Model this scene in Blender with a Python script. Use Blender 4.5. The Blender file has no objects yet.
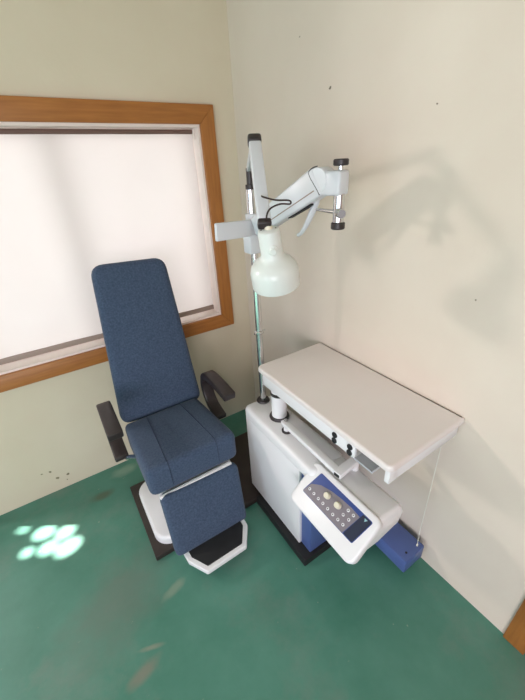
import bpy, bmesh, math, random
from mathutils import Vector, Matrix
random.seed(4)
scn = bpy.context.scene
col = scn.collection

# ---------------------------------------------------------------- camera
cam_d = bpy.data.cameras.new('camera'); cam = bpy.data.objects.new('camera', cam_d); col.objects.link(cam)
R = Matrix(((0.83676863, 0.29456987, -0.46156999), (-0.54528533, 0.37159041, -0.75138836), (-0.04982139, 0.88042555, 0.47155983)))
q = R.to_quaternion(); q.normalize()
cam.rotation_mode = 'QUATERNION'; cam.rotation_quaternion = q; cam.location = (-1.0734, -1.8958, 1.65)
cam_d.sensor_fit = 'VERTICAL'; cam_d.sensor_height = 24.0; cam_d.lens = 338.79 / 700 * 24.0
cam_d.clip_start = .02; cam_d.clip_end = 60
scn.camera = cam

# ---------------------------------------------------------------- world, light, exposure
w = bpy.data.worlds.new('daylight'); scn.world = w; w.use_nodes = True
bg = w.node_tree.nodes['Background']; bg.inputs[0].default_value = (1.0, 0.93, 0.95, 1); bg.inputs[1].default_value = 0.35

def area(name, loc, aim, sx, sy, power, color, spread=180):
    d = bpy.data.lights.new(name, 'AREA'); d.shape = 'RECTANGLE'; d.size = sx; d.size_y = sy; d.energy = power; d.color = color
    d.spread = math.radians(spread)
    o = bpy.data.objects.new(name, d); col.objects.link(o); o.location = loc
    o.rotation_euler = (Vector(aim) - Vector(loc)).to_track_quat('-Z', 'Y').to_euler()
    return o
# daylight entering by the tall open doorway in the left wall, beyond the window
area('open_doorway_daylight', (-2.72, 0.42, 2.02), (-0.2, -1.3, 1.0), 0.24, 0.20, 19, (1.0, 0.915, 0.87))
# daylight falling on the outside of the blind
area('outside_daylight', (-1.0, 1.3, 1.45), (-1.0, 0.0, 1.35), 3.6, 1.3, 43, (1.0, 0.93, 0.90))
# daylight from the door and windows of the wall behind the photographer
area('doorway_daylight', (-2.6, -3.6, 1.25), (-0.6, -0.8, 0.15), 1.6, 1.4, 58, (1.0, 0.935, 1.0))
area('side_window_daylight', (-3.95, -1.9, 1.3), (-1.7, -1.3, 0.0), 1.2, 1.0, 26, (0.66, 0.84, 1.0))
sun_d = bpy.data.lights.new('sun', 'SUN'); sun_d.energy = 36; sun_d.angle = math.radians(0.9); sun_d.color = (1, .98, .92)
sun = bpy.data.objects.new('sun', sun_d); col.objects.link(sun)
SUN = Vector((0.50, -0.33, -1.09)).normalized()
sun.rotation_euler = SUN.to_track_quat('-Z', 'Y').to_euler(); sun.location = (-2, 2, 4)

scn.view_settings.view_transform = 'Standard'; scn.view_settings.look = 'None'
scn.view_settings.gamma = 1; scn.view_settings.use_curve_mapping = False
scn.view_settings.exposure = 0.10

# ---------------------------------------------------------------- materials
def s2l(c): return tuple((x/12.92 if x <= .04045 else ((x+.055)/1.055)**2.4) for x in [v/255 for v in c]) + (1,)
def mat(name, rgb, rough=.5, metal=0, spec=.5, var=0, scale=8, bump=0, bscale=200, rgb2=None, coat=0):
    m = bpy.data.materials.new(name); m.use_nodes = True; nt = m.node_tree; b = nt.nodes['Principled BSDF']
    b.inputs['Roughness'].default_value = rough; b.inputs['Metallic'].default_value = metal
    b.inputs['Specular IOR Level'].default_value = spec; b.inputs['Coat Weight'].default_value = coat
    tc = nt.nodes.new('ShaderNodeTexCoord')
    c = s2l(rgb); b.inputs['Base Color'].default_value = c
    if var or rgb2:
        n = nt.nodes.new('ShaderNodeTexNoise'); n.inputs['Scale'].default_value = scale; n.inputs['Detail'].default_value = 6
        nt.links.new(tc.outputs['Object'], n.inputs['Vector'])
        r = nt.nodes.new('ShaderNodeValToRGB'); r.color_ramp.elements[0].position = .3; r.color_ramp.elements[1].position = .7
        c2 = s2l(rgb2) if rgb2 else tuple(min(1, x*(1+var)) for x in c[:3]) + (1,)
        c1 = c if rgb2 else tuple(x*(1-var) for x in c[:3]) + (1,)
        r.color_ramp.elements[0].color = c1; r.color_ramp.elements[1].color = c2
        nt.links.new(n.outputs['Fac'], r.inputs['Fac']); nt.links.new(r.outputs['Color'], b.inputs['Base Color'])
    if bump:
        n2 = nt.nodes.new('ShaderNodeTexNoise'); n2.inputs['Scale'].default_value = bscale; n2.inputs['Detail'].default_value = 3
        nt.links.new(tc.outputs['Object'], n2.inputs['Vector'])
        bp = nt.nodes.new('ShaderNodeBump'); bp.inputs['Strength'].default_value = bump; bp.inputs['Distance'].default_value = .002
        nt.links.new(n2.outputs['Fac'], bp.inputs['Height']); nt.links.new(bp.outputs['Normal'], b.inputs['Normal'])
    return m

def wall_mat(name, rgb, rgb2, marks):
    """painted plaster with faint clouding; marks = [(x, y, z, radius)] small dark scuffs"""
    m = mat(name, rgb, rough=.75, spec=.25, rgb2=rgb2, scale=2.2, bump=.25, bscale=60)
    nt = m.node_tree; b = nt.nodes['Principled BSDF']
    src = b.inputs['Base Color'].links[0].from_socket
    geo = nt.nodes.new('ShaderNodeNewGeometry')
    nz = nt.nodes.new('ShaderNodeTexNoise'); nz.inputs['Scale'].default_value = 60
    nt.links.new(geo.outputs['Position'], nz.inputs['Vector'])
    ad = nt.nodes.new('ShaderNodeVectorMath'); ad.operation = 'MULTIPLY_ADD'
    ad.inputs[1].default_value = (.02, .02, .02)
    nt.links.new(nz.outputs['Color'], ad.inputs[0]); nt.links.new(geo.outputs['Position'], ad.inputs[2])
    for (x, y, z, r, cc) in marks:
        d = nt.nodes.new('ShaderNodeVectorMath'); d.operation = 'DISTANCE'; d.inputs[1].default_value = (x+.01, y+.01, z+.01)
        nt.links.new(ad.outputs[0], d.inputs[0])
        mr = nt.nodes.new('ShaderNodeMapRange'); mr.inputs['From Min'].default_value = r; mr.inputs['From Max'].default_value = r*.6
        nt.links.new(d.outputs['Value'], mr.inputs['Value'])
        mx = nt.nodes.new('ShaderNodeMix'); mx.data_type = 'RGBA'
        nt.links.new(mr.outputs[0], mx.inputs[0]); nt.links.new(src, mx.inputs[6]); mx.inputs[7].default_value = s2l(cc)
        src = mx.outputs[2]
    nt.links.new(src, b.inputs['Base Color'])
    return m

def floor_mat():
    m = bpy.data.materials.new('green painted concrete'); m.use_nodes = True; nt = m.node_tree; b = nt.nodes['Principled BSDF']
    N = nt.nodes; L = nt.links
    geo = N.new('ShaderNodeNewGeometry')
    def noise(s, d=5, rough=.6):
        n = N.new('ShaderNodeTexNoise'); n.inputs['Scale'].default_value = s; n.inputs['Detail'].default_value = d; n.inputs['Roughness'].default_value = rough
        L.new(geo.outputs['Position'], n.inputs['Vector']); return n
    def ramp(src, p0, p1, c0, c1):
        r = N.new('ShaderNodeValToRGB'); e = r.color_ramp.elements
        e[0].position = p0; e[1].position = p1; e[0].color = c0; e[1].color = c1
        L.new(src, r.inputs['Fac']); return r
    def mix(f, a, c, blend='MIX'):
        x = N.new('ShaderNodeMix'); x.data_type = 'RGBA'; x.blend_type = blend
        L.new(f, x.inputs[0]); L.new(a, x.inputs[6])
        if isinstance(c, tuple): x.inputs[7].default_value = c
        else: L.new(c, x.inputs[7])
        return x.outputs[2]
    base = ramp(noise(3.0).outputs['Fac'], .3, .72, s2l((62, 119, 101)), s2l((88, 140, 124)))
    c = base.outputs['Color']
    k = (0, 0, 0, 1); wh = (1, 1, 1, 1)
    # worn greyish patches
    f = ramp(noise(1.7, 7, .7).outputs['Fac'], .50, .68, k, (.5, .5, .5, 1))
    c = mix(f.outputs['Color'], c, s2l((124, 134, 124)))
    # small pale chips
    f = ramp(noise(26, 3, .5).outputs['Fac'], .73, .76, k, (.6, .6, .6, 1))
    c = mix(f.outputs['Color'], c, s2l((150, 165, 145)))
    # shaped stains: (x, y, radius x, radius y, angle, colour, strength)
    nz = noise(9, 5)
    for (x, y, rx, ry, a, cc, st) in [(-1.21, -1.142, .062, .024, .23, (136, 124, 110), .6), (-1.174, -1.083, .05, .010, -.34, (150, 144, 128), .6),
                                      (-1.24, -.84, .26, .16, .5, (104, 112, 102), .5), (-1.02, -.93, .05, .02, .3, (150, 160, 140), .5),
                                      (-1.2, -.2, .06, .03, 0, (88, 92, 70), .7), (-1.03, -.08, .08, .04, 0, (150, 170, 150), .5)]:
        mp = N.new('ShaderNodeMapping'); mp.vector_type = 'TEXTURE'
        mp.inputs['Location'].default_value = (x, y, 0); mp.inputs['Rotation'].default_value = (0, 0, a); mp.inputs['Scale'].default_value = (rx, ry, 1)
        L.new(geo.outputs['Position'], mp.inputs['Vector'])
        ln = N.new('ShaderNodeVectorMath'); ln.operation = 'LENGTH'; L.new(mp.outputs[0], ln.inputs[0])
        s = N.new('ShaderNodeMath'); s.operation = 'MULTIPLY_ADD'; L.new(nz.outputs['Fac'], s.inputs[0]); s.inputs[1].default_value = 1.6; L.new(ln.outputs['Value'], s.inputs[2])
        r = ramp(s.outputs[0], .9, 1.0, (st, st, st, 1), k)
        r.color_ramp.interpolation = 'EASE'
        mr = N.new('ShaderNodeMapRange'); mr.inputs['From Min'].default_value = 2.1; mr.inputs['From Max'].default_value = 1.2
        mr.inputs['To Max'].default_value = st
        L.new(s.outputs[0], mr.inputs['Value'])
        c = mix(mr.outputs[0], c, s2l(cc))
    L.new(c, b.inputs['Base Color'])
    rr = N.new('ShaderNodeMapRange'); rr.inputs['To Min'].default_value = .34; rr.inputs['To Max'].default_value = .6
    L.new(noise(6).outputs['Fac'], rr.inputs['Value']); L.new(rr.outputs[0], b.inputs['Roughness'])
    bp = N.new('ShaderNodeBump'); bp.inputs['Strength'].default_value = .25; bp.inputs['Distance'].default_value = .004
    L.new(noise(14, 4).outputs['Fac'], bp.inputs['Height']); L.new(bp.outputs[0], b.inputs['Normal'])
    return m

def wood_mat(name, c1, c2, axis):
    m = mat(name, c1, rough=.42, rgb2=c2, scale=6); nt = m.node_tree
    n = [x for x in nt.nodes if x.type == 'TEX_NOISE'][0]
    mp = nt.nodes.new('ShaderNodeMapping'); mp.inputs['Scale'].default_value = [(1, 12, 12), (12, 1, 12), (12, 12, 1)][axis]
    geo = nt.nodes.new('ShaderNodeNewGeometry'); nt.links.new(geo.outputs['Position'], mp.inputs['Vector']); nt.links.new(mp.outputs[0], n.inputs['Vector'])
    return m

def fabric_mat():
    m = mat('blue woven upholstery', (58, 72, 94), rough=.9, spec=.15, rgb2=(76, 90, 112), scale=120)
    nt = m.node_tree; b = nt.nodes['Principled BSDF']; b.inputs['Sheen Weight'].default_value = .12
    geo = nt.nodes.new('ShaderNodeNewGeometry')
    n = nt.nodes.new('ShaderNodeTexNoise'); n.inputs['Scale'].default_value = 260; nt.links.new(geo.outputs['Position'], n.inputs['Vector'])
    bp = nt.nodes.new('ShaderNodeBump'); bp.inputs['Strength'].default_value = .5; bp.inputs['Distance'].default_value = .002
    nt.links.new(n.outputs['Fac'], bp.inputs['Height']); nt.links.new(bp.outputs[0], b.inputs['Normal'])
    return m

def blind_mat():
    m = bpy.data.materials.new('white roller blind fabric'); m.use_nodes = True; nt = m.node_tree; N = nt.nodes; L = nt.links
    out = N['Material Output']; N.remove(N['Principled BSDF'])
    geo = N.new('ShaderNodeNewGeometry'); n = N.new('ShaderNodeTexNoise'); n.inputs['Scale'].default_value = 3; L.new(geo.outputs['Position'], n.inputs['Vector'])
    r = N.new('ShaderNodeValToRGB'); r.color_ramp.elements[0].color = (.80, .76, .74, 1); r.color_ramp.elements[1].color = (.86, .83, .81, 1)
    L.new(n.outputs['Fac'], r.inputs['Fac'])
    t = N.new('ShaderNodeBsdfTranslucent'); d = N.new('ShaderNodeBsdfDiffuse'); x = N.new('ShaderNodeMixShader'); x.inputs[0].default_value = .5
    L.new(r.outputs[0], t.inputs[0]); L.new(r.outputs[0], d.inputs[0]); L.new(d.outputs[0], x.inputs[1]); L.new(t.outputs[0], x.inputs[2]); L.new(x.outputs[0], out.inputs[0])
    return m

M = {}
M['wall_l'] = wall_mat('cream wall paint with green tinge', (208, 196, 172), (215, 204, 182),
    [(-1.408, 0, .154, .008, (120, 112, 84)), (-1.388, 0, .09, .010, (130, 122, 92)), (-1.332, 0, .088, .009, (120, 112, 86)), (-1.45, 0, .16, .006, (120, 112, 86)), (-1.345, 0, .05, .006, (120, 112, 86))])
M['wall_r'] = wall_mat('cream wall paint', (216, 202, 187), (222, 210, 196),
    [(0, -.729, 1.903, .007, (96, 88, 72)), (0, -1.177, 1.79, .0045, (120, 108, 92)), (0, -.552, 2.087, .005, (150, 138, 120)), (0, -1.415, 1.262, .004, (150, 138, 120))])
M['ceil'] = mat('ceiling paint', (215, 212, 200), rough=.9, var=.03)
M['floor'] = floor_mat()
M['wood_h'] = wood_mat('brown wood casing grain across', (150, 92, 38), (172, 110, 50), 0)
M['wood_v'] = wood_mat('brown wood casing grain upright', (150, 92, 38), (172, 110, 50), 2)
M['reveal'] = mat('white window lining', (236, 222, 214), rough=.4, var=.02)
M['blind'] = blind_mat()
M['hem'] = mat('grey brown blind bar', (150, 132, 120), rough=.5, var=.05)
M['tube'] = mat('dark blind roller', (110, 84, 74), rough=.5, var=.05)
M['fabric'] = fabric_mat()
M['seam'] = mat('dark blue seam thread', (44, 54, 76), rough=.9, var=.1)
M['blackp'] = mat('dark brown black plastic', (44, 36, 36), rough=.42, var=.12, scale=20)
M['black'] = mat('black rubber', (24, 23, 26), rough=.6, var=.2, scale=20)
M['plate'] = mat('dark brown painted steel', (42, 34, 32), rough=.5, rgb2=(54, 45, 41), scale=12)
M['white'] = mat('white enamel', (232, 230, 232), rough=.3, var=.015, scale=4)
M['whitew'] = mat('warm white table laminate', (226, 217, 214), rough=.38, rgb2=(230, 222, 220), scale=3)
M['grey'] = mat('pale grey enamel', (208, 210, 214), rough=.35, var=.02)
M['lamp'] = mat('pale grey green enamel', (218, 221, 216), rough=.3, var=.02)
M['chrome'] = mat('chrome', (215, 215, 215), rough=.22, metal=1, var=.02)
M['alu'] = mat('brushed aluminium', (190, 191, 198), rough=.4, metal=.15, var=.03)
M['blue'] = mat('blue painted steel', (78, 96, 150), rough=.4, var=.06, scale=6)
M['blued'] = mat('blue printed film', (28, 58, 128), rough=.3, rgb2=(34, 66, 138), scale=4)
M['navy'] = mat('dark navy display film', (36, 42, 66), rough=.2, var=.1)
M['membr'] = mat('grey printed film', (122, 114, 122), rough=.4, var=.05, scale=20)
M['knob'] = mat('ivory plastic', (226, 218, 196), rough=.4, var=.03)
M['btn'] = mat('white button print', (225, 225, 228), rough=.4, var=.02)
M['btnd'] = mat('grey button centre', (96, 90, 100), rough=.4, var=.05)
M['mark'] = mat('pale print', (150, 190, 200), rough=.4, var=.02)
M['cord'] = mat('dark brown cord', (48, 30, 28), rough=.5, var=.1)
M['wire'] = mat('white cable', (225, 222, 210), rough=.5, var=.03)
M['gobo_sheet'] = mat('gobo sheet', (60, 70, 60), rough=.9, var=.2)  # for the added outdoor sheet that shapes the sun patches
def glass():
    m = bpy.data.materials.new('window glass'); m.use_nodes = True; b = m.node_tree.nodes['Principled BSDF']
    b.inputs['Transmission Weight'].default_value = 1; b.inputs['Roughness'].default_value = 0; b.inputs['IOR'].default_value = 1.02
    n = m.node_tree.nodes.new('ShaderNodeTexNoise'); b.inputs['Base Color'].default_value = (.97, .98, .98, 1)
    return m
M['glass'] = glass()

# ---------------------------------------------------------------- mesh helpers
class MB:
    def __init__(s): s.bm = bmesh.new()
    def box(s, x0, x1, y0, y1, z0, z1, bev=0, seg=2, m=None):
        t = bmesh.new(); bmesh.ops.create_cube(t, size=1)
        for v in t.verts: v.co = Vector(((x0+x1)/2 + v.co.x*(x1-x0), (y0+y1)/2 + v.co.y*(y1-y0), (z0+z1)/2 + v.co.z*(z1-z0)))
        if bev: bmesh.ops.bevel(t, geom=t.edges[:], offset=bev, segments=seg, profile=.5, affect='EDGES')
        s._add(t, m); return s
    def _add(s, t, m=None):
        if m is not None: t.transform(m)
        me = bpy.data.meshes.new('tmp'); t.to_mesh(me); t.free(); s.bm.from_mesh(me); bpy.data.meshes.remove(me)
    def cyl(s, a, b, r, r2=None, n=24, bev=0):
        a = Vector(a); b = Vector(b); r2 = r if r2 is None else r2
        t = bmesh.new(); L = (b-a).length
        prof = [(0, 0), (r-bev, 0), (r, bev), (r2, L-bev), (r2-bev, L), (0, L)] if bev else [(0, 0), (r, 0), (r2, L), (0, L)]
        return s.lathe(prof, a, (b-a), n)
    def lathe(s, prof, origin=(0, 0, 0), axis=(0, 0, 1), n=32):
        t = bmesh.new(); rings = []
        for (r, z) in prof:
            if r < 1e-6: rings.append([t.verts.new((0, 0, z))])
            else: rings.append([t.verts.new((r*math.cos(2*math.pi*i/n), r*math.sin(2*math.pi*i/n), z)) for i in range(n)])
        for A, B in zip(rings, rings[1:]):
            if len(A) == 1 and len(B) == 1: continue
            for i in range(n):
                j = (i+1) % n
                if len(A) == 1: t.faces.new((A[0], B[j], B[i]))
                elif len(B) == 1: t.faces.new((A[i], A[j], B[0]))
                else: t.faces.new((A[i], A[j], B[j], B[i]))
        bmesh.ops.recalc_face_normals(t, faces=t.faces[:])
        m = Matrix.Translation(Vector(origin)) @ Vector(axis).to_track_quat('Z', 'Y').to_matrix().to_4x4()
        s._add(t, m); return s
    def tube(s, pts, r, n=10, smooth=6, radii=None):
        P = [Vector(p) for p in pts]
        if smooth and len(P) > 2:
            Q = []; RR = []
            for i in range(len(P)-1):
                p0 = P[max(i-1, 0)]; p1 = P[i]; p2 = P[i+1]; p3 = P[min(i+2, len(P)-1)]
                for k in range(smooth):
                    u = k/smooth
                    Q.append(.5*((2*p1)+(-p0+p2)*u+(2*p0-5*p1+4*p2-p3)*u*u+(-p0+3*p1-3*p2+p3)*u**3))
                    if radii: RR.append(radii[i]*(1-u)+radii[i+1]*u)
            Q.append(P[-1]); P = Q
            if radii: RR.append(radii[-1])
        else: RR = radii
        t = bmesh.new(); rings = []; up = None
        for i, p in enumerate(P):
            d = (P[min(i+1, len(P)-1)]-P[max(i-1, 0)]).normalized()
            if up is None: up = d.orthogonal().normalized()
            up = (up-d*up.dot(d)).normalized(); sd = d.cross(up)
            rr = RR[i] if RR else r
            rings.append([t.verts.new(p+(up*math.cos(2*math.pi*k/n)+sd*math.sin(2*math.pi*k/n))*rr) for k in range(n)])
        for A, B in zip(rings, rings[1:]):
            for k in range(n): t.faces.new((A[k], A[(k+1) % n], B[(k+1) % n], B[k]))
        t.faces.new(rings[0][::-1]); t.faces.new(rings[-1])
        bmesh.ops.recalc_face_normals(t, faces=t.faces[:])
        s._add(t); return s
    def bar(s, a, b, wd, ht, up=(0, 0, 1), bev=.003, w2=None, h2=None):
        """rectangular bar from a to b; wd across, ht along up, may taper"""
        a = Vector(a); b = Vector(b); d = (b-a).normalized(); up = Vector(up); up = (up-d*up.dot(d)).normalized(); sd = d.cross(up)
        w2 = w2 or wd; h2 = h2 or ht; t = bmesh.new(); V = []
        for p, W, H in ((a, wd, ht), (b, w2, h2)):
            V.append([t.verts.new(p+sd*i*W/2+up*j*H/2) for i, j in ((-1, -1), (1, -1), (1, 1), (-1, 1))])
        for k in range(4): t.faces.new((V[0][k], V[0][(k+1) % 4], V[1][(k+1) % 4], V[1][k]))
        t.faces.new(V[0][::-1]); t.faces.new(V[1])
        bmesh.ops.recalc_face_normals(t, faces=t.faces[:])
        if bev: bmesh.ops.bevel(t, geom=t.edges[:], offset=bev, segments=3, profile=.5, affect='EDGES')
        s._add(t); return s
    def slab(s, outline, th, er, frame, seg=4, crown=0, er_b=None):
        """rounded slab: 2-D convex outline, thickness th, rounded edge er; frame=(origin,U,V,N); top face at N=0, body towards -N"""
        O, U, V, N = [Vector(a) for a in frame]
        er_b = er if er_b is None else er_b
        P = [Vector((a, b)) for a, b in outline]
        ar = sum(P[i].x*P[(i+1) % len(P)].y-P[(i+1) % len(P)].x*P[i].y for i in range(len(P)))
        if ar < 0: P.reverse()
        n = len(P); nor = []
        for i in range(n):
            e1 = (P[i]-P[i-1]).normalized(); e2 = (P[(i+1) % n]-P[i]).normalized()
            a = Vector((e1.y, -e1.x)); b = Vector((e2.y, -e2.x)); m_ = a+b
            nor.append(m_/max(1e-6, m_.length_squared/2))
        c = sum(P, Vector((0, 0)))/n
        t = bmesh.new(); rings = []
        def ring(ins, z, sc=1):
            rings.append([t.verts.new(O+U*(c.x+(p.x-k.x*ins-c.x)*sc)+V*(c.y+(p.y-k.y*ins-c.y)*sc)+N*z) for p, k in zip(P, nor)])
        for sc in (.25, .55, .8):
            ring(er, crown*(1-sc*sc), sc) if crown else None
        for i in range(seg+1):
            a = math.pi/2*i/seg; ring(er*(1-math.sin(a)), -er*(1-math.cos(a)))
        for i in range(seg+1):
            a = math.pi/2*i/seg; ring(er_b*(1-math.cos(a)), -th+er_b*(1-math.sin(a)))
        for A, B in zip(rings, rings[1:]):
            for k in range(n): t.faces.new((A[k], B[k], B[(k+1) % n], A[(k+1) % n]))
        t.faces.new(rings[0]); t.faces.new(rings[-1][::-1])
        bmesh.ops.remove_doubles(t, verts=t.verts[:], dist=1e-5)
        bmesh.ops.recalc_face_normals(t, faces=t.faces[:])
        s._add(t); return s
    def prism(s, pts, vec, bev=0, seg=3):
        """closed polygon of 3-D points swept along vec"""
        t = bmesh.new(); vec = Vector(vec)
        A = [t.verts.new(p) for p in pts]; B = [t.verts.new(Vector(p)+vec) for p in pts]; n = len(A)
        t.faces.new(A); t.faces.new(B[::-1])
        for k in range(n): t.faces.new((A[k], B[k], B[(k+1) % n], A[(k+1) % n]))
        bmesh.ops.recalc_face_normals(t, faces=t.faces[:])
        if bev: bmesh.ops.bevel(t, geom=t.edges[:], offset=bev, segments=seg, profile=.5, affect='EDGES')
        s._add(t); return s
    def build(s, name, m, parent=None, smooth=True):
        me = bpy.data.meshes.new(name); s.bm.normal_update()
        if parent is not None:
            r = parent
            while r.parent: r = r.parent
            s.bm.transform(Matrix.Translation(-r.location))
        s.bm.to_mesh(me); s.bm.free()
        if smooth:
            me.polygons.foreach_set('use_smooth', [True]*len(me.polygons))
            me.set_sharp_from_angle(angle=math.radians(38))
        me.materials.append(m if not isinstance(m, str) else M[m])
        o = bpy.data.objects.new(name, me); col.objects.link(o)
        if parent is not None: o.parent = parent
        return o

def rrect(x0, x1, y0, y1, r, n=6, radii=None):
    """rounded rectangle outline (radii: bl, br, tr, tl)"""
    rr = radii or (r, r, r, r); out = []
    for (cx, cy, a0, q_) in ((x0+rr[0], y0+rr[0], 180, rr[0]), (x1-rr[1], y0+rr[1], 270, rr[1]), (x1-rr[2], y1-rr[2], 0, rr[2]), (x0+rr[3], y1-rr[3], 90, rr[3])):
        for i in range(n+1):
            a = math.radians(a0+90*i/n); out.append((cx+q_*math.cos(a), cy+q_*math.sin(a)))
    return out
def rpoly(pts, r, n=5):
    """round the corners of a convex polygon"""
    out = []; k = len(pts)
    for i in range(k):
        p = Vector(pts[i]); a = Vector(pts[i-1])-p; b = Vector(pts[(i+1) % k])-p
        rr = r[i] if isinstance(r, (list, tuple)) else r
        half = a.angle(b)/2; d = rr/math.tan(half)
        A = p+a.normalized()*d; B = p+b.normalized()*d
        for j in range(n+1):
            u = j/n; out.append(tuple(A*(1-u)**2+p*2*u*(1-u)+B*u*u))
    return out
XYZ = ((0, 0, 0), (1, 0, 0), (0, 1, 0), (0, 0, 1))
def flat(z): return ((0, 0, z), (1, 0, 0), (0, 1, 0), (0, 0, 1))

def thing(name, label, cat, loc, group=None):
    o = bpy.data.objects.new(name, None); col.objects.link(o); o.location = loc; o.empty_display_size = .1
    o['label'] = label; o['category'] = cat
    if group: o['group'] = group
    return o
def tag(o, label, cat, group=None):
    o['label'] = label; o['category'] = cat
    if group: o['group'] = group
    return o
def struct(o, label=None):
    o['kind'] = 'structure'
    if label: o['label'] = label
    return o

# ---------------------------------------------------------------- room shell
WX0, WX1, WZ0, WZ1 = -1.53, -.215, .83, 1.862       # opening in the left wall
RX0, RY0, RH = -4.2, -3.9, 2.7
struct(MB().box(RX0, .12, RY0, .12, -.1, 0).build('floor', 'floor', smooth=False), 'green painted concrete floor with worn patches')
struct(MB().box(RX0, .12, RY0, .12, RH, RH+.1).build('ceiling', 'ceil', smooth=False), 'pale painted ceiling')
b = MB()
DX0, DX1, DH = -3.5, -1.805, 2.45                      # tall doorway further along the left wall
b.box(DX1, .0, 0, .10, 0, WZ0); b.box(DX1, .0, 0, .10, WZ1, RH); b.box(WX1, .0, 0, .10, WZ0, WZ1); b.box(DX1, WX0, 0, .10, WZ0, WZ1)
b.box(RX0, DX0, 0, .10, 0, RH); b.box(DX0, DX1, 0, .10, DH, RH)
struct(b.build('wall_left', 'wall_l', smooth=False), 'cream wall with the wide window')
DY1 = -1.90                                           # door opening on the right wall starts here
b = MB(); b.box(0, .12, DY1, .12, 0, RH); b.box(0, .12, -2.9, DY1, 2.1, RH); b.box(0, .12, RY0, -2.9, 0, RH)
struct(b.build('wall_right', 'wall_r', smooth=False), 'cream plaster wall behind the instrument table')

# window: casing, lining, sash, panes
win = bpy.data.objects.new('window_1', None); col.objects.link(win); win.location = (-.87, 0, .8)
struct(win, 'wide window with brown wooden casing and drawn white blind')
FX0, FX1, FZ0, FZ1 = -1.61, -.135, .746, 1.945
def casing(name, pts, m, depth=.028):
    return MB().prism([(x, 0, z) for x, z in pts], (0, -depth, 0), bev=.003).build(name, m, win)
casing('window_casing', [(FX0, FZ1), (FX1, FZ1), (WX1, WZ1), (WX0, WZ1)], 'wood_h')
casing('window_casing', [(FX0, FZ0), (FX1, FZ0), (WX1, WZ0), (WX0, WZ0)], 'wood_h')
casing('window_casing', [(FX1, FZ0), (FX1, FZ1), (WX1, WZ1), (WX1, WZ0)], 'wood_v')
casing('window_casing', [(FX0, FZ0), (FX0, FZ1), (WX0, WZ1), (WX0, WZ0)], 'wood_v')
t_ = .012
b = MB(); b.box(WX0, WX1, -.012, .155, WZ0, WZ0+t_); b.box(WX0, WX1, -.012, .155, WZ1-t_, WZ1)
b.box(WX1-t_, WX1, -.012, .155, WZ0+t_, WZ1-t_); b.box(WX0, WX0+t_, -.012, .155, WZ0+t_, WZ1-t_)
b.build('window_lining', 'reveal', win)
b = MB()
for x0, x1 in ((WX0+t_, -.905), (-.905, WX1-t_)):
    b.box(x0, x0+.03, .12, .15, WZ0+t_, WZ1-t_); b.box(x1-.03, x1, .12, .15, WZ0+t_, WZ1-t_)
    b.box(x0+.03, x1-.03, .12, .15, WZ0+t_, WZ0+t_+.03); b.box(x0+.03, x1-.03, .12, .15, WZ1-t_-.03, WZ1-t_)
b.build('window_sash', 'reveal', win)
MB().box(WX0+t_+.03, WX1-t_-.03, .133, .137, WZ0+t_+.03, WZ1-t_-.03).build('window_pane', 'glass', win, smooth=False)

# door casing at the right edge
door = bpy.data.objects.new('door_1', None); col.objects.link(door); door.location = (0, -2.4, 0)
struct(door, 'doorway with brown wooden casing')
MB().box(-.012, .13, DY1, -1.828, 0, 2.17, bev=.003).build('door_casing', 'wood_v', door)
MB().box(-.012, .13, -2.98, -2.9, 0, 2.17, bev=.003).build('door_casing', 'wood_v', door)
MB().box(-.012, .13, -2.9, DY1, 2.1, 2.17, bev=.003).build('door_casing', 'wood_h', door)
MB().box(.03, .07, -2.89, DY1-.012, .012, 2.09, bev=.003).build('door_leaf', 'wood_v', door)

door2 = bpy.data.objects.new('door_2', None); col.objects.link(door2); door2.location = (-2.6, 0, 0)
struct(door2, 'tall open doorway with brown wooden casing')
MB().box(DX1-.002, DX1+.07, -.02, .12, 0, DH+.07, bev=.003).build('door_casing', 'wood_v', door2)
MB().box(DX0-.07, DX0+.002, -.02, .12, 0, DH+.07, bev=.003).build('door_casing', 'wood_v', door2)
MB().box(DX0+.002, DX1-.002, -.02, .12, DH, DH+.07, bev=.003).build('door_casing', 'wood_h', door2)
# roller blind
rb = thing('roller_blind', 'white roller blind drawn down inside the brown wooden window casing', 'blind', (-1.3, .05, 1.83))
b = MB(); t = bmesh.new(); nx = 60; rows = 12; g = []
BX0, BX1, BZ0, BZ1 = WX0+t_+.006, -.235, .872, 1.828
for j in range(rows+1):
    z = BZ0+(BZ1-BZ0)*j/rows; row = []
    for i in range(nx+1):
        x = BX0+(BX1-BX0)*i/nx
        row.append(t.verts.new((x, .05+.003*math.sin(x*9)*(1-j/rows)+.002*math.sin(x*23+1), z)))
    g.append(row)
for j in range(rows):
    for i in range(nx): t.faces.new((g[j][i], g[j][i+1], g[j+1][i+1], g[j+1][i]))
b._add(t); b.build('blind_fabric', 'blind', rb)
MB().cyl((BX0, .05, 1.836), (BX1, .05, 1.836), .010, n=20).build('roller_tube', 'tube', rb)
MB().box(BX0, BX1, .042, .056, .858, .886, bev=.003).build('bottom_bar', 'hem', rb)
MB().box(BX1+.001, WX1-t_-.001, .03, .07, 1.80, 1.848, bev=.002).build('end_bracket', 'reveal', rb)

# ---------------------------------------------------------------- base plate
pl = MB().slab(rrect(-1.045, -.06, -.765, -.262, .006), .03, .003, flat(.03)).build('floor_plate', 'plate')
tag(pl, 'dark brown steel plate on the floor under the blue chair and beside the white cabinet', 'base plate')

# ---------------------------------------------------------------- examination chair
ch = thing('examination_chair', 'blue upholstered reclining examination chair with black armrests and footrest in front of the window', 'chair', (-.77, -.5, .03))
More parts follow.
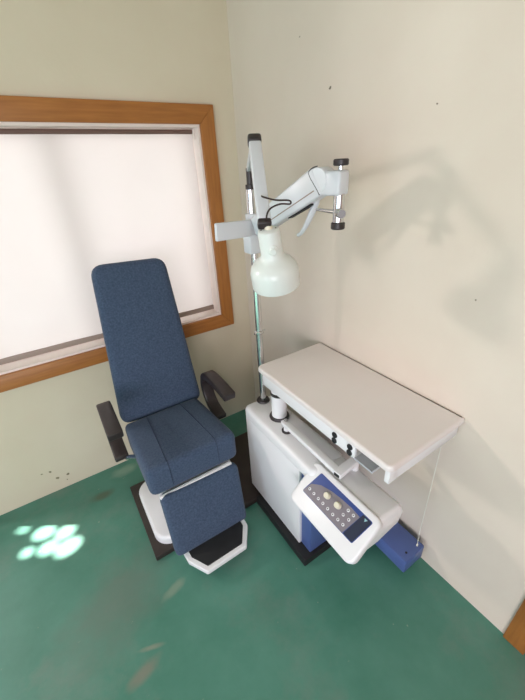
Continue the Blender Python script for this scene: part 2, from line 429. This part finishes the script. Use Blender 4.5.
# backrest: frame along its tilted face
Bb = Vector((-.765, -.366, .522)); Bt = Vector((-.728, -.150, 1.290))
V = (Bt-Bb); H = V.length; V.normalize(); U = Vector((1, 0, 0)); U = (U-V*U.dot(V)).normalized(); N = U.cross(V).normalized()
if N.y > 0: N = -N
out = rpoly([(-.222, 0), (.216, 0), (.176, H), (-.176, H)], [.05, .05, .062, .062], 6)
MB().slab(out, .085, .03, (Bb, U, V, N), crown=.008).build('backrest', 'fabric', ch)
b = MB(); c = Bb-N*.085
b.slab(rpoly([(-.15, .08), (.15, .08), (.12, H-.12), (-.12, H-.12)], .03), .012, .004, (c+N*.002, U, V, N)); b.build('backrest_shell', 'blackp', ch)
MB().bar(Bb-N*.10+V*.35+U*0, (-.77, -.30, .42), .07, .02, up=(0, 1, 0)).build('backrest_support', 'blackp', ch)
# seat
out = rpoly([(-.983, -.36), (-.985, -.765), (-.548, -.768), (-.583, -.36)][::-1], [.03, .04, .04, .03], 6)
MB().slab(out, .15, .032, flat(.552), crown=.006, er_b=.02).build('seat', 'fabric', ch)
for x0, x1 in ((-.868, -.884), (-.69, -.655)):
    MB().tube([(x0, -.385, .5565), (x0*.5+x1*.5, -.55, .5575), (x1, -.72, .5535), (x1, -.748, .548), (x1, -.762, .536), (x1, -.7665, .52), (x1, -.7665, .43)], .0014, n=6).build('seat_seam', 'seam', ch)
MB().box(-.95, -.59, -.74, -.38, .37, .40, bev=.006).build('seat_frame', 'white', ch)
MB().bar((-.955, -.772, .394), (-.60, -.772, .394), .018, .016, bev=.005).build('hinge_bar', 'white', ch)
# leg rest
Lt = Vector((-.765, -.797, .402)); Lb = Vector((-.778, -.885, .095)); V = (Lb-Lt); H = V.length; V.normalize(); U = Vector((1, 0, -.045)); U = (U-V*U.dot(V)).normalized(); N = V.cross(U).normalized()
if N.y > 0: N = -N
MB().slab(rpoly([(-.192, 0), (.192, 0), (.186, H), (-.186, H)], [.035, .035, .03, .03], 6), .06, .022, (Lt, U, V, N), crown=.006).build('leg_rest', 'fabric', ch)
MB().bar(Lt-N*.075+V*.01, Lb-N*.075, .3, .02, up=N).build('leg_rest_frame', 'white', ch)
# footrest
fo = [(-.938, -.80), (-.928, -.915), (-.875, -1.006), (-.674, -1.004), (-.615, -.915), (-.610, -.80)]
fr = MB().slab(rpoly(fo, .012, 3), .028, .006, flat(.10)).build('footrest', 'white', ch)
fi = [(-.915, -.81), (-.908, -.908), (-.863, -.986), (-.686, -.984), (-.637, -.908), (-.632, -.81)]
MB().slab(rpoly(fi, .01, 3), .006, .002, flat(.104)).build('rubber_mat', 'black', fr)
MB().bar((-.77, -.83, .085), (-.77, -.6, .085), .12, .02).build('footrest_slide', 'white', ch)
# base and column
MB().slab(rrect(-1.015, -.60, -.745, -.31, .085, 8), .05, .018, flat(.08), er_b=.002).build('base_cover', 'white', ch)
MB().cyl((-.78, -.52, .075), (-.78, -.52, .37), .085, n=40).build('lift_column', 'white', ch)
# armrests: C-shaped bands
def arm(xc, sgn, up=0, back=0):
    w_ = .062
    path = [(-.685, .700), (-.62, .708), (-.50, .712), (-.435, .700), (-.402, .655), (-.398, .60), (-.42, .545), (-.465, .510), (-.545, .485)]
    path = [(a+back, b+up) if k < 6 else (a+back*.5, b) for k, (a, b) in enumerate(path)]
    P = []
    for i in range(len(path)-1):
        p0, p1, p2, p3 = [Vector(path[k]) for k in (max(i-1, 0), i, i+1, min(i+2, len(path)-1))]
        for k in range(5):
            u = k/5; P.append(.5*((2*p1)+(-p0+p2)*u+(2*p0-5*p1+4*p2-p3)*u*u+(-p0+3*p1-3*p2+p3)*u**3))
    P.append(Vector(path[-1])); n = len(P); o1 = []; o2 = []
    for i, p in enumerate(P):
        d = (P[min(i+1, n-1)]-P[max(i-1, 0)]).normalized(); nn = Vector((-d.y, d.x))
        th = .019 if i/n < .45 else .015
        o1.append(p+nn*th); o2.append(p-nn*th)
    t = bmesh.new()
    A = [[t.verts.new((xc+s_*w_/2, p.x, p.y)) for p in o] for s_ in (-1, 1) for o in (o1, o2)]  # L-out, L-in, R-out, R-in
    for i in range(n-1):
        for a, c_ in ((0, 1), (2, 3), (0, 2), (1, 3)): t.faces.new((A[a][i], A[a][i+1], A[c_][i+1], A[c_][i]))
    for i in (0, n-1): t.faces.new((A[0][i], A[1][i], A[3][i], A[2][i]))
    bmesh.ops.recalc_face_normals(t, faces=t.faces[:])
    sharp = [e for e in t.edges if e.calc_face_angle(0) > .8]
    bmesh.ops.bevel(t, geom=sharp, offset=.007, segments=3, profile=.5, affect='EDGES')
    b = MB(); b._add(t); a = b.build('armrest', 'blackp', ch)
    MB().cyl((xc-sgn*.015, -.53, .482), (-.77+sgn*.17, -.53, .44), .011, n=14).build('armrest_bolt', 'chrome', a)
arm(-.525, 1); arm(-1.040, -1, .016, .022)

# ---------------------------------------------------------------- instrument stand
st = thing('instrument_stand', 'white and blue instrument cabinet with chrome pole and side table against the right wall', 'instrument stand', (-.36, -.95, 0))
MB().slab(rrect(-.475, -.075, -1.19, -.766, .005), .045, .003, flat(.045)).build('plinth', 'black', st)
out = rrect(-.452, -.275, -1.205, -.662, .035, 6)
MB().slab(out, .055, .022, flat(.605), er_b=.004).build('cabinet_top', 'white', st)
MB().box(-.447, -.428, -1.112, -.676, .052, .556, bev=.004).build('side_panel', 'white', st)
MB().box(-.432, -.285, -1.175, -.672, .046, .556, bev=.006).build('cabinet_body', 'blue', st)
MB().box(-.162, -.032, -1.482, -.80, .06, .14, bev=.006).build('floor_channel', 'blue', st)
MB().box(-.285, -.15, -1.17, -.80, .05, .125, bev=.004).build('channel_bracket', 'blue', st)
MB().cyl((-.125, -1.455, .1395), (-.125, -1.455, .1415), .005, n=12).build('screw_hole', 'black', st)
# chrome pole
px, py = -.345, -.690
MB().cyl((px, py, .60), (px, py, 1.585), .0155, n=28).build('pole', 'chrome', st)
MB().cyl((px, py, 1.40), (px, py, 1.585), .0185, n=28, bev=.002).build('pole_sleeve', 'chrome', st)
MB().lathe([(.012, 0), (.032, 0), (.034, .004), (.030, .012), (.0155, .012)], (px, py, .603)).build('pole_flange', 'blackp', st)
pc = MB().cyl((px, py, .985), (px, py, .999), .022, n=24, bev=.003).build('pole_collar', 'chrome', st)
MB().cyl((px-.03, py-.008, .992), (px+.034, py+.004, .992), .004, n=10).build('collar_screw', 'chrome', pc)
# table column
cx, cy = -.352, -.842
MB().cyl((cx, cy, .606), (cx, cy, .775), .036, n=36).build('table_column', 'white', st)
MB().lathe([(.03, 0), (.047, 0), (.048, .006), (.044, .014), (.036, .014)], (cx, cy, .604), n=36).build('column_ring', 'blackp', st)
MB().cyl((cx, cy, .735), (cx, cy, .752), .0385, n=36, bev=.002).build('column_ring', 'blackp', st)
# table
TX0, TX1, TY0, TY1 = -.397, -.0015, -1.482, -.728
MB().slab(rrect(TX0, TX1, TY0, TY1, .02, 6, radii=(.022, .006, .006, .028)), .024, .010, flat(.847), seg=5, er_b=.004).build('table_top', 'whitew', st)
b = MB(); b.box(-.391, -.380, -1.338, -.772, .766, .824, bev=.002); b.box(-.380, -.03, -.785, -.772, .772, .823, bev=.002)
b.box(-.03, -.02, -1.45, -.772, .772, .823, bev=.002)
b.build('table_frame', 'white', st)
MB().box(-.37, -.24, -.93, -.775, .770, .790, bev=.003).build('column_mount', 'white', st)
b = MB(); b.box(-.378, -.012, -1.472, -1.462, .765, .823, bev=.002); b.box(-.384, -.345, -1.474, -1.455, .765, .823, bev=.003)
b.build('end_apron', 'white', st)
for yy in (-1.245, -1.318):
    sk = MB().box(-.3925, -.390, yy-.014, yy+.014, .767, .821, bev=.001).build('socket', 'white', st)
    for zz in (.781, .806):
        MB().cyl((-.3922, yy, zz), (-.3975, yy, zz), .0115, n=18, bev=.001).build('socket_hole', 'black', sk)
# slide-out tray
b = MB(); b.box(-.394, -.20, -1.420, -1.342, .774, .777); b.box(-.396, -.394, -1.420, -1.342, .772, .779); b.box(-.394, -.20, -1.420, -1.418, .777, .785)
b.build('tray', 'alu', st)
# swing arm carrying the control panel
sa = MB()
sa.bar((-.388, -.925, .6492), (-.393, -1.290, .6492), .032, .0204, bev=.004)
sa.bar((-.41, -1.283, .650), (-.21, -1.262, .650), .034, .022, bev=.004)
sa = sa.build('swing_arm', 'white', st)
MB().cyl((-.385, -.945, .604), (-.385, -.945, .612), .023, n=24).build('pivot_ring', 'blackp', sa)
MB().cyl((-.385, -.945, .61), (-.385, -.945, .640), .014, n=20).build('pivot_post', 'white', sa)
MB().cyl((-.386, -.94, .660), (-.386, -.94, .666), .009, n=18, bev=.001).build('pivot_cap', 'chrome', sa)
MB().bar((-.4085, -1.2828, .650), (-.4115, -1.2831, .650), .024, .013, bev=.001).build('end_plug', 'black', sa)
MB().cyl((-.235, -1.29, .660), (-.235, -1.29, .664), .006, n=14).build('arm_screw', 'black', sa)
# sagging cable beneath the table
MB().tube([(-.30, -.95, .772), (-.31, -1.02, .735), (-.31, -1.09, .720), (-.30, -1.16, .735), (-.29, -1.2, .772)], .002, n=6).build('cable', 'wire', st)

# thin cable from table end to floor channel
cb = MB(); cb.tube([(-.055, -1.449, .80), (-.052, -1.452, .5), (-.056, -1.456, .25), (-.058, -1.460, .155), (-.060, -1.462, .141)], .0014, n=6)
cb.lathe([(0, 0), (.004, 0), (.003, .012), (0, .014)], (-.060, -1.462, .1405), n=10)
tag(cb.build('hanging_cable', 'wire'), 'thin white cable hanging from the table end down to the blue floor channel', 'cable')

# ---------------------------------------------------------------- control panel
cp = thing('control_panel', 'white control panel with blue and grey keypad under the end of the table', 'control panel', (-.40, -1.33, .5))
prof = [(-.512, .497), (-.505, .520), (-.410, .601), (-.392, .610), (-.285, .602), (-.268, .560), (-.285, .510), (-.40, .487)]
hs = MB().prism([(x, -1.188, z) for x, z in prof], (0, -.293, 0), bev=.016, seg=4).build('housing', 'white', cp)
MB().cyl((-.30, -1.272, .60), (-.30, -1.272, .645), .014, n=20).build('mount_post', 'white', cp)
P0 = Vector((-.533, -1.158, .512)); P1 = Vector((-.402, -1.158, .618)); FV = (P1-P0); FH = FV.length; FV.normalize(); FU = Vector((0, -1, 0)); FN = FU.cross(FV).normalized()
if FN.z < 0: FN = -FN
def fp(u, v, h=0): return P0+FU*u+FV*v+FN*h
MB().slab(rrect(.001, .332, -.012, .170, .028, 6), .034, .010, (P0, FU, FV, FN), er_b=.006).build('bezel', 'white', hs)
def patch(pts, name, m, parent, h0, th=.0012):
    return MB().prism([fp(u, v, h0) for u, v in pts], FN*th).build(name, m, parent)
kp = patch(rpoly([(.036, .047), (.056, .147), (.310, .145), (.294, .046)], .007, 4), 'keypad', 'blued', cp, -.0003)
g = [(.0385, .049), (.249, .048), (.266, .128), (.225, .131), (.178, .129), (.133, .124), (.085, .112), (.050, .090)]
patch(g, 'keypad_field', 'membr', kp, .0009, .0008)
patch(rpoly([(.252, .049), (.270, .142), (.307, .142), (.292, .049)], .005, 3), 'display', 'navy', kp, .0009, .0008)
for (u, v) in ((.132, .102), (.184, .104)):
    p = fp(u, v, .0015); MB().lathe([(0, 0), (.0125, 0), (.0125, .004), (.0105, .016), (.009, .018), (0, .018)], p, FN, 24).build('dial', 'knob', kp)
spots = [(.058, .072), (.083, .071), (.109, .070), (.134, .070), (.160, .069), (.187, .068), (.212, .069), (.236, .069), (.217, .094), (.222, .117), (.242, .095), (.246, .117)]
for (u, v) in spots:
    bt = MB().lathe([(0, 0), (.0058, 0), (.0052, .0022), (0, .0022)], fp(u, v, .0015), FN, 16).build('button', 'btn', kp)
    MB().lathe([(0, 0), (.0026, 0), (.0026, .0008), (0, .0008)], fp(u, v, .0036), FN, 10).build('button_centre', 'btnd', bt)
patch([(.281, .137), (.293, .137), (.286, .127)], 'display_mark', 'mark', kp, .0017, .0005)

# ---------------------------------------------------------------- examination lamp
la = thing('examination_lamp', 'pale grey lamp with bell-shaped head hanging from a folding arm on the chrome pole', 'lamp', (px, py, 1.585))
MB().cyl((px, py, 1.583), (px, py, 1.60), .019, n=24, bev=.002).build('swivel_collar', 'blackp', la)
MB().cyl((px, py, 1.598), (px, py, 1.655), .0135, n=24, bev=.002).build('swivel_collar', 'blackp', la)
E0 = Vector((px, py, 1.65)); E1 = Vector((-.458, -.915, 1.722)); E2 = Vector((-.551, -1.091, 1.526))
sd = Vector((.7, -.35, 0)).normalized()
MB().bar(E0, E1-(E1-E0).normalized()*.004, .022, .020, up=(0, 0, 1), bev=.004).build('lower_arm', 'grey', la)
dd = (E2-E1).normalized()
MB().bar(E1+dd*.012, E2, .036, .028, up=sd.cross(dd), bev=.005).build('upper_arm', 'grey', la)
MB().bar(E1-dd*.014, E1+dd*.014, .040, .034, up=sd.cross(dd), bev=.008).build('elbow_cap', 'blackp', la)
MB().bar(E2-dd*.002, E2+dd*.018, .037, .028, up=sd.cross(dd), bev=.006).build('wrist_joint', 'blackp', la)
# head: axis leans slightly to the camera's lower right
top = Vector((-.5445, -1.100, 1.507)); ax = Vector((.034, .022, -.155)).normalized(); K = .88
hd = MB().lathe([(r_*K, z_*K) for r_, z_ in [(0, -.002), (.024, -.001), (.032, .004), (.0345, .012), (.036, .082), (.040, .092), (.052, .101), (.067, .112), (.0765, .126), (.0805, .142), (.0815, .190), (.0805, .194), (.079, .195), (.078, .190), (.077, .15), (.064, .120), (.03, .100), (0, .098)]], top, ax, 56).build('lamp_head', 'lamp', la)
MB().lathe([(0, -.012), (.008, -.010), (.011, -.004), (.013, .006)], top, ax, 20).build('cord_grip', 'knob', hd)
MB().lathe([(r_*K, z_*K) for r_, z_ in [(0, .155), (.018, .152), (.03, .135), (.03, .10), (.012, .094)]], top, ax, 24).build('bulb', 'knob', hd)
vdir = (Vector((-1.0734, -1.8958, 1.65))-top); vdir = (vdir-ax*vdir.dot(ax)).normalized(); side = ax.cross(vdir)
p = top+ax*.050+vdir*.027-side*.004
MB().lathe([(0, 0), (.0145, 0), (.0145, .006), (.0105, .008), (.0105, .011), (.008, .014), (0, .014)], p, vdir, 24).build('switch_button', 'lamp', hd)
for s_ in (-1, 1):
    MB().lathe([(0, 0), (.003, 0), (.003, .0015), (0, .0015)], top+ax*.0005+side*s_*.019+vdir*.004, -ax, 10).build('vent_screw', 'black', hd)
# cord
MB().tube([top-ax*.008, (-.557, -1.112, 1.538), (-.546, -1.113, 1.557), (-.522, -1.124, 1.567), (-.499, -1.137, 1.566), (-.498, -1.131, 1.574), (-.522, -1.107, 1.576), (-.538, -1.076, 1.583), (-.532, -1.055, 1.585)], .0023, n=8).build('cord', 'cord', la)

# ---------------------------------------------------------------- instrument arm (parts of the stand)
MB().box(px-.034, px+.03, py-.03, py+.028, 1.35, 1.425, bev=.006).build('pole_clamp', 'grey', st)
MB().bar((px+.02, py-.012, 1.447), (-.535, -.745, 1.458), .014, .062, bev=.005).build('rear_plate', 'grey', st)
MB().cyl((px, py, 1.425), (px, py, 1.50), .027, n=28, bev=.003).build('pivot_housing', 'grey', st)
A0 = Vector((-.345, -.725, 1.452)); A1 = Vector((-.288, -1.010, 1.604)); dA = (A1-A0).normalized()
sA = Vector((dA.y, -dA.x, 0)).normalized(); sA = sA if sA.x < 0 else -sA      # side facing the room
nA = dA.cross(sA); nA = nA if nA.z > 0 else -nA
am = MB().bar(A0, A1+dA*.012, .05, .072, bev=.009, w2=.054, h2=.088).build('instrument_arm', 'grey', st)
MB().bar(A0-nA*.014+dA*.03+sA*.0255, A1-nA*.020-dA*.01+sA*.0272, .002, .003, up=nA, bev=0).build('cover_seam', 'hem', am)
MB().bar(A0-nA*.040+dA*.17, A1-nA*.0455-dA*.05, .024, .006, up=nA, bev=.001).build('spring_slot', 'black', am)
hx, hy = -.270, -1.081
dh = Vector((dA.x, dA.y, 0)).normalized(); O = Vector((hx, hy, 0))
b = MB(); b.lathe([(0, 0), (.034, 0), (.036, .003), (.036, .052), (.034, .055), (0, .055)], Vector((-.284, -1.018, 1.610))+sA*.0275, -sA, 32)
c0 = O-dh*.062+Vector((0, 0, 1.601)); c1 = O+dh*.016+Vector((0, 0, 1.601))
b.bar(c0, c1, .054, .068, bev=.009)
hb = b.build('head_block', 'grey', am)
q_ = Vector((-.284, -1.018, 1.610))+sA*.0285
MB().tube([q_+dh*u+Vector((0, 0, v)) for u, v in ((.012, -.040), (.004, -.028), (-.012, -.008), (-.026, .010), (-.030, .024), (-.016, .034), (.002, .038))], .0016, n=6).build('head_seam', 'black', hb)
MB().cyl((hx, hy, 1.632), (hx, hy, 1.648), .008, n=16).build('clamp_screw', 'chrome', am)
MB().cyl((hx, hy, 1.646), (hx, hy, 1.664), .0225, n=20, bev=.003).build('clamp_knob', 'blackp', am)
MB().cyl((hx, hy, 1.572), (hx, hy, 1.488), .017, n=24, bev=.002).build('chrome_spindle', 'chrome', am)
MB().cyl((hx, hy, 1.491), (hx, hy, 1.470), .022, n=20, bev=.003).build('spindle_knob', 'blackp', am)
b = MB(); b.cyl((hx, hy+.015, 1.520), (hx-.006, hy+.095, 1.523), .007, .0045, n=14)
b.cyl((hx-.008, hy-.010, 1.520), (hx-.022, hy-.036, 1.519), .014, n=20, bev=.002); b.build('cross_rod', 'chrome', am)
MB().tube([(-.278, -.992, 1.565), (-.279, -.982, 1.540), (-.28, -.966, 1.510), (-.28, -.940, 1.472), (-.28, -.912, 1.442), (-.28, -.893, 1.432)], .008, n=12, radii=[.012, .012, .011, .009, .007, .006]).build('brake_lever', 'grey', am)
MB().tube([(-.345, -.815, 1.425), (-.345, -.830, 1.405), (-.345, -.842, 1.38), (-.345, -.850, 1.355)], .008, n=10, radii=[.010, .010, .008, .006]).build('locking_handle', 'blackp', am)

# ---------------------------------------------------------------- gobo sheet outside, added unseen; its gaps shape the floor sun patches
spots = [(-1.500, -.268, .052, .036, -.35), (-1.403, -.330, .046, .036, -.1), (-1.486, -.376, .044, .034, -.2), (-1.400, -.430, .060, .040, .1), (-1.580, -.340, .030, .020, -.5), (-1.595, -.182, .032, .012, -.6)]
cu = bpy.data.curves.new('gobo', 'CURVE'); cu.dimensions = '2D'; cu.fill_mode = 'BOTH'; cu.extrude = .004
def loop(pts):
    sp = cu.splines.new('POLY'); sp.points.add(len(pts)-1); sp.use_cyclic_u = True
    for p_, (x, y) in zip(sp.points, pts): p_.co = (x, y, 0, 1)
loop([(-4.4, .12), (.3, .12), (.3, 1.3), (-4.4, 1.3)])
AZ = 2.9; off = SUN*(-AZ/SUN.z)                          # gap position = floor patch position traced back along the sun
for (x, y, rx, ry, a) in spots:
    loop([(x-off.x+rx*math.cos(t_)*math.cos(a)-ry*math.sin(t_)*math.sin(a), y-off.y+rx*math.cos(t_)*math.sin(a)+ry*math.sin(t_)*math.cos(a)) for t_ in [k*math.pi/12 for k in range(24)]])
tmp = bpy.data.objects.new('tmp', cu); me = bpy.data.meshes.new_from_object(tmp); bpy.data.objects.remove(tmp)
me.materials.clear(); me.materials.append(M['gobo_sheet'])
gobo_ob = bpy.data.objects.new('sun_gobo_1', me); col.objects.link(gobo_ob); gobo_ob.location = (0, 0, AZ)
struct(gobo_ob, 'added unseen awning sheet outside the window with small gaps')
